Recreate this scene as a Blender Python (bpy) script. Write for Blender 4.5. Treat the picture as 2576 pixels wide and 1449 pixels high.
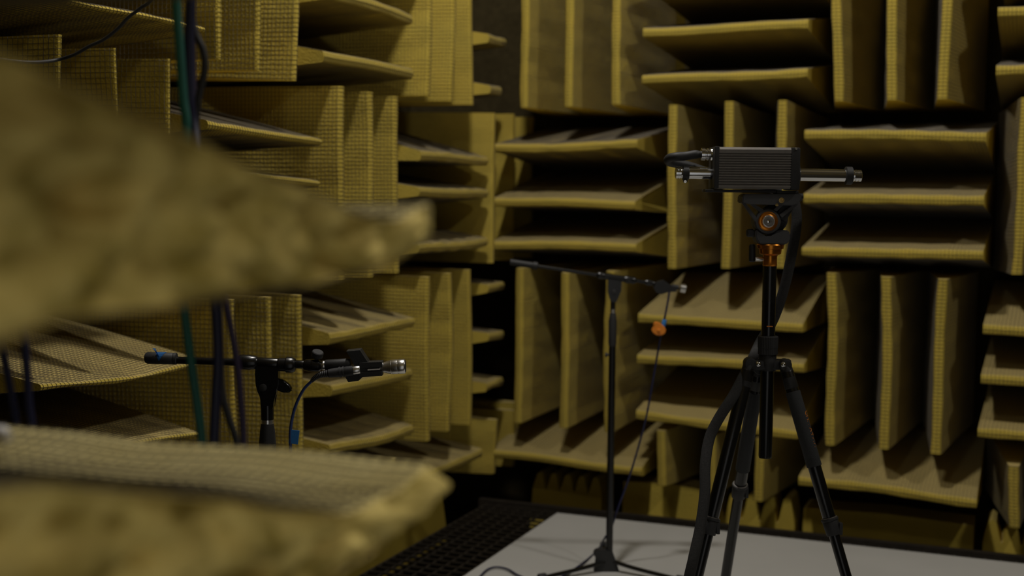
import bpy, bmesh, math, random
import numpy as np
from mathutils import Vector, Matrix, Euler

for o in list(bpy.data.objects): bpy.data.objects.remove(o)
S = bpy.context.scene; COL = S.collection
PI = math.pi

# ------------------------------------------------------------------ camera
F_PX, YAW, PIT, ROLL, EYE = 3171.67, 0.3831, 0.07423, 0.00892, 1.22
def world_point(px, py, D):
    """point seen at pixel (px, py) at horizontal distance D along the heading"""
    x = (px - 1288) / F_PX; y = -(py - 724.5) / F_PX
    xx = x*math.cos(ROLL) + y*math.sin(ROLL); yy = -x*math.sin(ROLL) + y*math.cos(ROLL)
    cz = math.cos(PIT) + yy*math.sin(PIT); cy = yy*math.cos(PIT) - math.sin(PIT)
    k = D / cz
    return Vector((k*(xx*math.cos(YAW) - cz*math.sin(YAW)), k*(xx*math.sin(YAW) + cz*math.cos(YAW)), EYE + k*cy))

cam = bpy.data.cameras.new('camera'); camo = bpy.data.objects.new('camera', cam); COL.objects.link(camo)
camo.location = (0, 0, EYE)
camo.rotation_euler = (Matrix.Rotation(YAW, 4, 'Z') @ Matrix.Rotation(PI/2 - PIT, 4, 'X') @ Matrix.Rotation(ROLL, 4, 'Z')).to_euler()
cam.sensor_width = 36; cam.lens = 36*F_PX/2576; cam.clip_start = 0.02; cam.clip_end = 60
cam.dof.use_dof = True; cam.dof.focus_distance = 2.56; cam.dof.aperture_fstop = 2.9
S.camera = camo
# ------------------------------------------------------------------ light
w = bpy.data.worlds.new('world'); S.world = w; w.use_nodes = True
w.node_tree.nodes['Background'].inputs[0].default_value = (1.0, 0.97, 0.92, 1); w.node_tree.nodes['Background'].inputs[1].default_value = 0.16   # fill added through the door opening to lift the dark recesses
def lamp(loc, watts, col, rad):
    l = bpy.data.lights.new('ceiling_bulb_light', 'POINT'); l.energy = watts; l.color = col; l.shadow_soft_size = rad
    o = bpy.data.objects.new('ceiling_bulb_light', l); COL.objects.link(o); o.location = loc
LAMP_COL = (1.0, 0.955, 0.89)
LAMPS = [((-1.15, 2.75, 3.85), 68), ((1.7, 2.65, 3.85), 36), ((-0.75, 1.75, 3.05), 4)]
for p, e in LAMPS: lamp(p, e, LAMP_COL, 0.10)
S.view_settings.view_transform = 'Standard'; S.view_settings.look = 'None'
S.view_settings.gamma = 1; S.view_settings.use_curve_mapping = False
S.view_settings.exposure = 1.30

# ------------------------------------------------------------------ materials
def mat(name, col, rough=0.6, metal=0.0, noise=0.0, nscale=40, bump=0.0, bscale=200, spec=0.5, col2=None, coat=0):
    m = bpy.data.materials.new(name); m.use_nodes = True; nt = m.node_tree; b = nt.nodes['Principled BSDF']
    b.inputs['Base Color'].default_value = (*col, 1); b.inputs['Roughness'].default_value = rough
    b.inputs['Metallic'].default_value = metal; b.inputs['Specular IOR Level'].default_value = spec
    if coat: b.inputs['Coat Weight'].default_value = coat
    tc = nt.nodes.new('ShaderNodeTexCoord')
    if noise or col2:
        n = nt.nodes.new('ShaderNodeTexNoise'); n.inputs['Scale'].default_value = nscale; n.inputs['Detail'].default_value = 5
        nt.links.new(tc.outputs['Object'], n.inputs['Vector'])
        r = nt.nodes.new('ShaderNodeMapRange'); r.inputs[1].default_value = 0.32; r.inputs[2].default_value = 0.68
        nt.links.new(n.outputs['Fac'], r.inputs[0])
        mx = nt.nodes.new('ShaderNodeMix'); mx.data_type = 'RGBA'
        c2 = col2 or tuple(c*(1-noise) for c in col)
        mx.inputs[6].default_value = (*col, 1); mx.inputs[7].default_value = (*c2, 1)
        nt.links.new(r.outputs[0], mx.inputs[0]); nt.links.new(mx.outputs[2], b.inputs['Base Color'])
    if bump:
        n = nt.nodes.new('ShaderNodeTexNoise'); n.inputs['Scale'].default_value = bscale; n.inputs['Detail'].default_value = 3
        nt.links.new(tc.outputs['Object'], n.inputs['Vector'])
        bp = nt.nodes.new('ShaderNodeBump'); bp.inputs['Strength'].default_value = bump; bp.inputs['Distance'].default_value = 0.004
        nt.links.new(n.outputs['Fac'], bp.inputs['Height']); nt.links.new(bp.outputs[0], b.inputs['Normal'])
    return m

def foam_mat(name, c1, c2, up_grey, ns=7):
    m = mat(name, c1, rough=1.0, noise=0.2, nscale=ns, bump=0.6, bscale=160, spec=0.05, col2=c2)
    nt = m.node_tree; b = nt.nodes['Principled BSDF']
    # greyer tone on whatever faces up
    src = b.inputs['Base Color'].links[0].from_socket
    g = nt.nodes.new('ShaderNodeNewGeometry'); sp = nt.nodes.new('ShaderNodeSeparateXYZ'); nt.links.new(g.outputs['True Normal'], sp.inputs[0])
    r = nt.nodes.new('ShaderNodeMapRange'); r.inputs[1].default_value = 0.55; r.inputs[2].default_value = 0.95; r.inputs[4].default_value = up_grey
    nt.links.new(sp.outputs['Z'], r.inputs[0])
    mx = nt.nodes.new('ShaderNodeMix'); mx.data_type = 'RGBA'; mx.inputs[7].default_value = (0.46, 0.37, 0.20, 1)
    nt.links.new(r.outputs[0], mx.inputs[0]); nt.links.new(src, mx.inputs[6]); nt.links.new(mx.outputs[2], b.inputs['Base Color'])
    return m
M = dict(
    foam=foam_mat('yellow_glass_fibre', (0.55, 0.405, 0.068), (0.47, 0.36, 0.066), 0.55),
    foam_lit=foam_mat('pale_lit_glass_fibre', (0.90, 0.78, 0.38), (0.80, 0.66, 0.26), 0.2),  # near wedges: pale facing, colour raised further in place of stronger light
    torn=foam_mat('torn_glass_fibre', (0.86, 0.69, 0.235), (0.34, 0.26, 0.055), 0.1, ns=26),
    wire=mat('dull_galvanised_wire', (0.12, 0.105, 0.08), 0.6, 0.3, spec=0.3),
    board=mat('white_board', (0.50, 0.495, 0.47), 0.6, noise=0.08, nscale=3, bump=0.05, bscale=30),
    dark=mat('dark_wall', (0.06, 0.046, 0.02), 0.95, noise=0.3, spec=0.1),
    grate=mat('dark_steel_grate', (0.045, 0.037, 0.028), 0.55, 0.5, noise=0.3),
    black=mat('black_painted_metal', (0.007, 0.007, 0.007), 0.25, 0.0, noise=0.2, nscale=60),
    blackm=mat('matte_black_plastic', (0.012, 0.012, 0.012), 0.55, 0.0, noise=0.2, nscale=90, bump=0.15, bscale=900),
    rubber=mat('black_rubber', (0.022, 0.022, 0.023), 0.6, 0.0, noise=0.2, nscale=90),
    box=mat('dark_anodised_metal', (0.17, 0.155, 0.138), 0.5, 0.2, noise=0.12, nscale=80),
    head=mat('dark_grey_cast_metal', (0.055, 0.055, 0.058), 0.5, 0.1, noise=0.1, nscale=70),
    grey=mat('dark_grey_foam_grip', (0.028, 0.030, 0.032), 0.85, noise=0.15, nscale=120, bump=0.3, bscale=700),
    chrome=mat('polished_chrome', (0.74, 0.75, 0.77), 0.14, 1.0, noise=0.05),
    steel=mat('brushed_steel', (0.72, 0.71, 0.69), 0.28, 1.0, noise=0.08, nscale=120),
    orange=mat('orange_anodised_metal', (0.60, 0.21, 0.02), 0.28, 0.85, noise=0.1),
    brass=mat('brass', (0.65, 0.45, 0.16), 0.25, 1.0, noise=0.1),
    blue=mat('blue_cable_jacket', (0.012, 0.035, 0.16), 0.45, noise=0.1),
    blued=mat('dark_blue_cable_jacket', (0.008, 0.010, 0.05), 0.5, noise=0.1),
    purple=mat('dark_purple_cable_jacket', (0.022, 0.010, 0.045), 0.5, noise=0.1),
    green=mat('green_cable_jacket', (0.012, 0.14, 0.11), 0.5, noise=0.1),
    tape=mat('blue_masking_tape', (0.03, 0.20, 0.55), 0.7, noise=0.12, nscale=60),
    clip=mat('orange_plastic', (0.75, 0.24, 0.02), 0.45, noise=0.1),
    white=mat('white_plastic', (0.62, 0.60, 0.58), 0.5, noise=0.05),
    braid=mat('dark_woven_sleeve', (0.020, 0.019, 0.018), 0.8, noise=0.5, nscale=300, bump=0.12, bscale=500),
    letters=mat('orange_print', (0.62, 0.20, 0.02), 0.6, noise=0.05),
)

# ------------------------------------------------------------------ helpers
def mesh_obj(name, me, m, parent=None):
    o = bpy.data.objects.new(name, me); COL.objects.link(o)
    if m and not me.materials: me.materials.append(m)
    if parent: o.parent = parent
    return o
def from_np(name, V, Fc, smooth=False):
    me = bpy.data.meshes.new(name); me.from_pydata([tuple(v) for v in V], [], Fc); me.update()
    if smooth: me.polygons.foreach_set('use_smooth', [True]*len(me.polygons))
    return me
def bm_obj(name, bm, m, parent=None, smooth=True, angle=0.6):
    bmesh.ops.recalc_face_normals(bm, faces=bm.faces[:])
    if smooth:
        for f in bm.faces: f.smooth = True
        for e in bm.edges:
            if len(e.link_faces) == 2 and e.calc_face_angle(0) > angle: e.smooth = False
    me = bpy.data.meshes.new(name); bm.to_mesh(me); bm.free()
    return mesh_obj(name, me, m, parent)
def thing(name, label, cat, loc=(0, 0, 0), rz=0, group=None):
    o = bpy.data.objects.new(name, None); COL.objects.link(o); o.location = loc; o.rotation_euler = (0, 0, rz)
    o.empty_display_size = 0.05
    return tag(o, label, cat, group)
def tag(o, label=None, cat=None, group=None, kind=None):
    if label: o['label'] = label
    if cat: o['category'] = cat
    if group: o['group'] = group
    if kind: o['kind'] = kind
    return o
def frame_for(d):
    d = Vector(d).normalized(); up = Vector((0, 0, 1)) if abs(d.z) < 0.95 else Vector((0, 1, 0))
    s = d.cross(up).normalized(); u = s.cross(d).normalized(); return d, s, u
def add_rev(bm, p0, p1, prof, seg=20, close=True):
    """solid of revolution about p0->p1; prof = [(fraction along, radius)]"""
    p0, p1 = Vector(p0), Vector(p1); L = p1 - p0; d, s, u = frame_for(L)
    rings = []
    for t, r in prof:
        c = p0 + L*t
        rings.append([bm.verts.new(c + s*(r*math.cos(a)) + u*(r*math.sin(a))) for a in (2*PI*i/seg for i in range(seg))])
    for a, b in zip(rings, rings[1:]):
        for i in range(seg): bm.faces.new((a[i], a[(i+1) % seg], b[(i+1) % seg], b[i]))
    if close: bm.faces.new(rings[0][::-1]); bm.faces.new(rings[-1])
def add_cyl(bm, p0, p1, r, r2=None, seg=20, bev=0.0):
    r2 = r if r2 is None else r2; L = (Vector(p1)-Vector(p0)).length or 1e-6; e = min(bev/L, 0.4)
    prof = [(0, r), (1, r2)] if not bev else [(0, r-bev), (e*0.3, r-bev*0.3), (e, r), (1-e, r2), (1-e*0.3, r2-bev*0.3), (1, r2-bev)]
    add_rev(bm, p0, p1, prof, seg)
def add_box(bm, c, size, rot=None, bev=0.0):
    r = bmesh.ops.create_cube(bm, size=1.0)['verts']
    mtx = Matrix.Translation(Vector(c)) @ (rot.to_4x4() if rot else Matrix.Identity(4)) @ Matrix.Diagonal((*size, 1))
    bmesh.ops.transform(bm, matrix=mtx, verts=r)
    if bev:
        es = list({e for v in r for e in v.link_edges})
        bmesh.ops.bevel(bm, geom=es, offset=bev, segments=2, affect='EDGES', profile=0.6)
def add_prism(bm, pts, y0, y1):
    """polygon pts (x, z) extruded from y0 to y1"""
    a = [bm.verts.new((x, y0, z)) for x, z in pts]; b = [bm.verts.new((x, y1, z)) for x, z in pts]; n = len(pts)
    bm.faces.new(a); bm.faces.new(b[::-1])
    for i in range(n): bm.faces.new((a[i], b[i], b[(i+1) % n], a[(i+1) % n]))
def smooth_path(pts, n=8):
    P = [Vector(p) for p in pts]; P = [P[0]*2-P[1]] + P + [P[-1]*2-P[-2]]; out = []
    for i in range(1, len(P)-2):
        for k in range(n):
            t = k/n; a, b, c, d = P[i-1], P[i], P[i+1], P[i+2]
            out.append(0.5*((2*b)+(c-a)*t+(2*a-5*b+4*c-d)*t*t+(3*b-a-3*c+d)*t**3))
    out.append(P[-2]); return out
def add_tube(bm, path, r, seg=10, flat=1.0, flatdir=None):
    rings = []; prev = None
    for i, p in enumerate(path):
        t = (path[min(i+1, len(path)-1)] - path[max(i-1, 0)]).normalized()
        if flatdir is not None: s = (Vector(flatdir) - t*t.dot(Vector(flatdir))).normalized()
        elif prev is None: s = frame_for(t)[1]
        else: s = (prev - t*t.dot(prev)).normalized()
        prev = s; u = t.cross(s)
        rr = r[i] if isinstance(r, (list, tuple)) else r
        rings.append([bm.verts.new(p + s*(rr*math.cos(a)) + u*(rr*flat*math.sin(a))) for a in (2*PI*k/seg for k in range(seg))])
    for a, b in zip(rings, rings[1:]):
        for k in range(seg): bm.faces.new((a[k], a[(k+1) % seg], b[(k+1) % seg], b[k]))
    bm.faces.new(rings[0][::-1]); bm.faces.new(rings[-1])

# ------------------------------------------------------------------ room geometry
PITCH, FIRST, STEP = 0.6096, 0.0891, 0.1856        # bay pitch, first wedge, wedge spacing
YB, XL, X0, Y0 = 4.613, -1.934, -1.9216, 2.0927    # wedge tip planes and first bay of each wall
ROWZ = {'A': 1.556, 'B': 0.946, 'C': 0.336, 'D': 0.086}
TAPER, BASE = 0.60, 0.15
HB, HT = 0.092, 0.0165                             # half thickness at base / tip
DEPTH = TAPER + BASE
YN = 0.86                                          # tip plane of the wall beside the camera

def slab(name, lo, hi, m, kind='structure'):
    bm = bmesh.new(); lo, hi = Vector(lo), Vector(hi); add_box(bm, (lo+hi)/2, tuple(hi-lo))
    return tag(bm_obj(name, bm, m, smooth=False), kind=kind)
XW0, XW1, YW0, YW1, ZP, ZC = XL-DEPTH, 3.1, YN-DEPTH, YB+DEPTH, -1.18, 4.5
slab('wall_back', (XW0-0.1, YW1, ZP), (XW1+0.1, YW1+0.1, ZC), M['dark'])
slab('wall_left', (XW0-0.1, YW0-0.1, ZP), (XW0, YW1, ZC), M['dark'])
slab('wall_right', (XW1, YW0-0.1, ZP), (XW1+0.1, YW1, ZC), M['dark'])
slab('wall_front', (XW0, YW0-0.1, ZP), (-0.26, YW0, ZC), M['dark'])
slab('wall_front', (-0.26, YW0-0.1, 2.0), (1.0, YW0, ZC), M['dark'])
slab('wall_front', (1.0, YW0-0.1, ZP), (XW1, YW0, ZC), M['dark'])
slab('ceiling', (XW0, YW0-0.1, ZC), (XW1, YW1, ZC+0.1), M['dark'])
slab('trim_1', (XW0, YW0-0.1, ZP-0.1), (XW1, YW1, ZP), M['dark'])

# wire grid floor, 5 cm squares, with its angle-iron edge
def grid_floor():
    x0, x1, y0, y1, sp, r = XL+0.01, 1.6, 1.0, 4.53, 0.05, 0.0036
    V, Fc = [], []
    def bar(ax, c, a, b, z, rr, zr):
        n = len(V)
        for q in (a, b):
            for dc, dz in ((-rr, -zr), (rr, -zr), (rr, zr), (-rr, zr)):
                V.append((q, c+dc, z+dz) if ax == 0 else (c+dc, q, z+dz))
        Fc.extend([(n, n+1, n+5, n+4), (n+1, n+2, n+6, n+5), (n+2, n+3, n+7, n+6), (n+3, n, n+4, n+7)])
    y = y0
    while y < y1: bar(0, y, x0, x1, -0.004, r, r); y += sp
    x = x0
    while x < x1: bar(1, x, y0, y1, -0.008, r, r); x += sp
    o = mesh_obj('floor', from_np('floor', V, Fc), M['grate']); tag(o, kind='structure')
    bm = bmesh.new()
    add_box(bm, ((x0+x1)/2, y1+0.02, -0.015), (x1-x0+0.08, 0.03, 0.05)); add_box(bm, (x0-0.004, (y0+y1)/2, -0.02), (0.008, y1-y0, 0.03))
    bm_obj('edge_bar', bm, M['grate'], o, smooth=False)
grid_floor()

# ------------------------------------------------------------------ foam wedges
def ring_profile(nd=6, HT=HT):
    """(depth from tip plane, thickness side -1..1 half-width) around the wedge, base to base"""
    pts = []
    for j in range(nd+1):
        d = TAPER*(1 - j/nd); pts.append((d, HT + (HB-HT)*d/TAPER))
    up = [(DEPTH, HB)] + pts
    tipr = [(-0.005, HT*0.72), (-0.008, 0.0), (-0.005, -HT*0.72)]
    down = [(d, -h) for d, h in reversed(pts)] + [(DEPTH, -HB)]
    return up + tipr + down
class Warp:
    """smooth bend of one wedge: its tip edge leaves the nominal line by t0..t1 at the ends"""
    def __init__(s, L, t0, t1, seed, amp=1.0, e0=0.0, e1=0.0):
        r = random.Random(seed); s.L, s.t0, s.t1, s.e0, s.e1 = L, t0, t1, e0, e1
        s.w = [(r.uniform(5, 12), r.uniform(0, 6.28), r.uniform(0.0015, 0.0045)*amp) for _ in range(2)]
        s.v = [(r.uniform(25, 60), r.uniform(0, 6.28), r.uniform(0.0006, 0.0014)*amp) for _ in range(2)]
    def __call__(s, a, d, t, off=0.0):
        f = np.clip(1 - d/TAPER, 0, 1)**1.15
        u = a/s.L
        tt = t*(1+off/HB*0) + f*(s.t0*(1-u) + s.t1*u + sum(A*np.sin(k*a+p) for k, p, A in s.w)*0.8)
        tt = tt + sum(A*np.sin(k*a+p+9*d) for k, p, A in s.v)*f**0.3*np.sign(t+1e-9)*(np.abs(t) > 1e-4)
        dd = d + f*sum(A*np.sin(k*a*0.7+2*p) for k, p, A in s.w)*0.8
        aa = a + f*(s.e0*(1-u) + s.e1*u)
        return np.stack([aa, dd, tt], -1)
def wedge_meshes(L, warp, na=10, nd=6, wires=True, HT=HT):
    prof = np.array(ring_profile(nd, HT)); n = len(prof)
    A = np.linspace(0, L, na+1)
    aa = np.repeat(A, n); dd = np.tile(prof[:, 0], na+1); tt = np.tile(prof[:, 1], na+1)
    V = warp(aa, dd, tt)
    F = []
    for i in range(na):
        for j in range(n-1): F.append((i*n+j, i*n+j+1, (i+1)*n+j+1, (i+1)*n+j))
        F.append((i*n+n-1, i*n, (i+1)*n, (i+1)*n+n-1))
    ends = [list(range(n-1, -1, -1)), list(range(na*n, na*n+n))]
    F += ends
    foam = from_np('foam_wedge', V, [tuple(f) for f in F])
    wire = None
    if wires:
        g = 0.0127; off = 0.0008; hw = 0.00042
        VV, FF = [], []
        def strip(P, N, side):
            # P (k,3) centre line on the surface, N outward, side across
            k = len(P); b = len(VV)
            for q in (P - side*hw, P + N*off*1.3, P + side*hw): VV.extend(q.tolist())
            for i in range(k-1):
                FF.append((b+i, b+i+1, b+k+i+1, b+k+i)); FF.append((b+k+i, b+k+i+1, b+2*k+i+1, b+2*k+i))
        sl = (HB-HT)/TAPER
        def nrm(d, t):
            s = np.sign(t); s[np.abs(t) < 1e-6] = 0
            N = np.stack([np.zeros_like(d), -np.where(d <= 0, 0.8, sl*0+0.124), s*np.where(d <= 0, 0.5, 1.0)], -1)
            return N/np.linalg.norm(N, axis=1)[:, None]
        rp = prof[1:-1]
        for a in np.arange(g*0.5, L, g):
            av = np.full(len(rp), a); P = warp(av, rp[:, 0], rp[:, 1]); N = nrm(rp[:, 0], rp[:, 1])
            strip(P + N*0.0004, N, np.tile([[1.0, 0, 0]], (len(rp), 1)))
        al = np.linspace(0, L, na+1)
        for sd in (-1, 1):
            for d in np.arange(0.004, TAPER, g):
                h = HT + (HB-HT)*d/TAPER; dv = np.full(na+1, d); tv = np.full(na+1, h*sd)
                P = warp(al, dv, tv); N = nrm(dv, tv); strip(P + N*0.0004, N, np.tile([[0, 1.0, 0]], (na+1, 1)))
        for h in (0.0,):
            dv = np.full(na+1, -0.008); tv = np.full(na+1, h+1e-5); P = warp(al, dv, tv)
            N = np.tile([[0, -1.0, 0]], (na+1, 1)); strip(P, N, np.tile([[0, 0, 1.0]], (na+1, 1)))
        wire = from_np('wire_cover', VV, FF)
    return foam, wire
# wall frames: local (a, depth, t) -> world
def wall_matrix(wall, orient, origin):
    o = Vector(origin)
    ax = {('back', 'H'): ((1, 0, 0), (0, 1, 0), (0, 0, 1)), ('back', 'V'): ((0, 0, 1), (0, 1, 0), (1, 0, 0)),
          ('left', 'H'): ((0, 1, 0), (-1, 0, 0), (0, 0, 1)), ('left', 'V'): ((0, 0, 1), (-1, 0, 0), (0, 1, 0)),
          ('near', 'H'): ((1, 0, 0), (0, -1, 0), (0, 0, 1)), ('near', 'V'): ((0, 0, 1), (0, -1, 0), (1, 0, 0)),
          ('floor', 'X'): ((1, 0, 0), (0, 0, -1), (0, 1, 0)), ('floor', 'Y'): ((0, 1, 0), (0, 0, -1), (1, 0, 0))}[(wall, orient)]
    a, d, t = (Vector(v) for v in ax)
    # keep the frame right-handed: mirror the thickness axis when needed (wedges are symmetric)
    flip = a.cross(d).dot(t) < 0
    if flip: t = -t
    m = Matrix.Identity(4)
    for i, v in enumerate((a, d, t)):
        for k in range(3): m[k][i] = v[k]
    m.translation = o
    return m, (-1 if flip else 1)
ROWN = {'A': 'top row', 'B': 'second row', 'C': 'third row', 'D': 'bottom row'}
ORD = ['first', 'second', 'third', 'fourth', 'fifth', 'sixth']
HN, VN = ['lowest', 'middle', 'topmost'], ['left', 'middle', 'right']
TABLE = {}
for rec in (
('back', 'A', 0, 0, 'V', 1.558, -1.812, 2.155, -1.819),
('back', 'A', 0, 1, 'V', 1.558, -1.631, 2.155, -1.633),
('back', 'A', 0, 2, 'V', 1.563, -1.44, 2.155, -1.445),
('back', 'A', 2, 0, 'V', 1.496, -0.619, 2.155, -0.639),
('back', 'A', 2, 1, 'V', 1.491, -0.435, 2.155, -0.447),
('back', 'A', 2, 2, 'V', 1.485, -0.264, 2.155, -0.263),
('back', 'B', 1, 0, 'V', 0.947, -1.212, 1.558, -1.22),
('back', 'B', 1, 1, 'V', 0.954, -1.009, 1.567, -1.007),
('back', 'B', 1, 2, 'V', 0.961, -0.812, 1.567, -0.811),
('back', 'B', 3, 0, 'V', 0.963, -0.006, 1.56, 0.001),
('back', 'C', 0, 0, 'V', 0.314, -1.828, 0.929, -1.825),
('back', 'C', 0, 1, 'V', 0.31, -1.632, 0.916, -1.635),
('back', 'C', 0, 2, 'V', 0.307, -1.453, 0.929, -1.458),
('back', 'C', 2, 0, 'V', 0.324, -0.609, 0.949, -0.623),
('back', 'C', 2, 1, 'V', 0.327, -0.422, 0.941, -0.431),
('back', 'C', 2, 2, 'V', 0.325, -0.249, 0.939, -0.248),
('back', 'D', 1, 0, 'V', 0.118, -1.237, 0.329, -1.241),
('back', 'D', 1, 1, 'V', 0.106, -1.043, 0.328, -1.047),
('back', 'D', 1, 2, 'V', 0.093, -0.867, 0.332, -0.864),
('back', 'D', 3, 0, 'V', 0.092, 0.017, 0.304, 0.006),
('left', 'A', 1, 0, 'V', 1.559, 2.758, 2.155, 2.769),
('left', 'A', 1, 1, 'V', 1.547, 2.94, 2.155, 2.953),
('left', 'A', 1, 2, 'V', 1.536, 3.124, 2.155, 3.148),
('left', 'A', 3, 0, 'V', 1.559, 3.996, 2.155, 4.003),
('left', 'A', 3, 1, 'V', 1.553, 4.187, 2.155, 4.193),
('left', 'A', 3, 2, 'V', 1.553, 4.364, 2.155, 4.359),
('left', 'B', 0, 0, 'V', 0.962, 2.151, 1.553, 2.175),
('left', 'B', 0, 1, 'V', 0.957, 2.337, 1.544, 2.358),
('left', 'B', 0, 2, 'V', 0.949, 2.545, 1.54, 2.551),
('left', 'B', 2, 0, 'V', 0.955, 3.395, 1.542, 3.388),
('left', 'B', 2, 1, 'V', 0.951, 3.582, 1.54, 3.577),
('left', 'B', 2, 2, 'V', 0.954, 3.761, 1.539, 3.752),
('left', 'B', 4, 0, 'V', 0.949, 4.579, 1.537, 4.594),
('left', 'C', 1, 0, 'V', 0.515, 2.807, 0.936, 2.818),
('left', 'C', 1, 1, 'V', 0.493, 2.976, 0.93, 2.99),
('left', 'C', 1, 2, 'V', 0.469, 3.143, 0.924, 3.157),
('left', 'C', 3, 0, 'V', 0.343, 4.002, 0.927, 4.001),
('left', 'C', 3, 1, 'V', 0.347, 4.185, 0.93, 4.189),
('left', 'C', 3, 2, 'V', 0.34, 4.374, 0.934, 4.361),
('left', 'D', 4, 0, 'V', 0.1, 4.622, 0.318, 4.62),
('back', 'A', 1, 0, 'H', -1.338, 1.65, -0.727, 1.662),
('back', 'A', 1, 1, 'H', -1.338, 1.828, -0.729, 1.833),
('back', 'A', 3, 0, 'H', -0.098, 1.651, 0.056, 1.653),
('back', 'A', 3, 1, 'H', -0.099, 1.846, 0.052, 1.843),
('back', 'B', 0, 2, 'H', -1.938, 1.402, -1.353, 1.408),
('back', 'B', 0, 1, 'H', -1.941, 1.193, -1.359, 1.184),
('back', 'B', 0, 0, 'H', -1.943, 1.019, -1.353, 1.023),
('back', 'B', 2, 2, 'H', -0.731, 1.442, -0.122, 1.432),
('back', 'B', 2, 1, 'H', -0.729, 1.217, -0.122, 1.212),
('back', 'B', 2, 0, 'H', -0.731, 1.021, -0.118, 1.026),
('back', 'C', 1, 2, 'H', -1.34, 0.756, -0.72, 0.746),
('back', 'C', 1, 1, 'H', -1.34, 0.601, -0.713, 0.6),
('back', 'C', 1, 0, 'H', -1.34, 0.389, -0.731, 0.349),
('back', 'C', 3, 2, 'H', -0.109, 0.77, 0.099, 0.77),
('back', 'C', 3, 1, 'H', -0.11, 0.599, 0.103, 0.597),
('back', 'C', 3, 0, 'H', -0.114, 0.414, 0.107, 0.407),
('back', 'D', 0, 2, 'H', -1.953, 0.182, -1.312, 0.165),
('back', 'D', 2, 2, 'H', -0.721, 0.191, -0.11, 0.165),
('left', 'A', 0, 0, 'H', 2.104, 1.632, 2.587, 1.628),
('left', 'A', 2, 0, 'H', 3.281, 1.624, 3.866, 1.624),
('left', 'A', 2, 1, 'H', 3.406, 1.813, 3.866, 1.806),
('left', 'A', 4, 0, 'H', 4.384, 1.613, 4.657, 1.636),
('left', 'A', 4, 1, 'H', 4.39, 1.812, 4.65, 1.836),
('left', 'B', 1, 2, 'H', 2.573, 1.397, 3.264, 1.367),
('left', 'B', 1, 1, 'H', 2.568, 1.27, 3.26, 1.247),
('left', 'B', 3, 2, 'H', 3.786, 1.347, 4.437, 1.351),
('left', 'B', 3, 1, 'H', 3.782, 1.226, 4.433, 1.221),
('left', 'B', 3, 0, 'H', 3.775, 1.028, 4.428, 1.032),
('left', 'C', 0, 2, 'H', 1.94, 0.799, 2.622, 0.779),
('left', 'C', 0, 1, 'H', 1.976, 0.658, 2.65, 0.595),
('left', 'C', 2, 2, 'H', 3.225, 0.78, 3.886, 0.777),
('left', 'C', 2, 1, 'H', 3.196, 0.623, 3.88, 0.598),
('left', 'C', 2, 0, 'H', 3.178, 0.441, 3.883, 0.402),
('left', 'C', 4, 2, 'H', 4.393, 0.856, 4.584, 0.845),
('left', 'C', 4, 1, 'H', 4.388, 0.671, 4.682, 0.648),
('left', 'C', 4, 0, 'H', 4.382, 0.457, 4.652, 0.455),
('left', 'D', 3, 2, 'H', 4.011, 0.208, 4.483, 0.212),

): TABLE[rec[:4]] = rec[4:]
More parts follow.
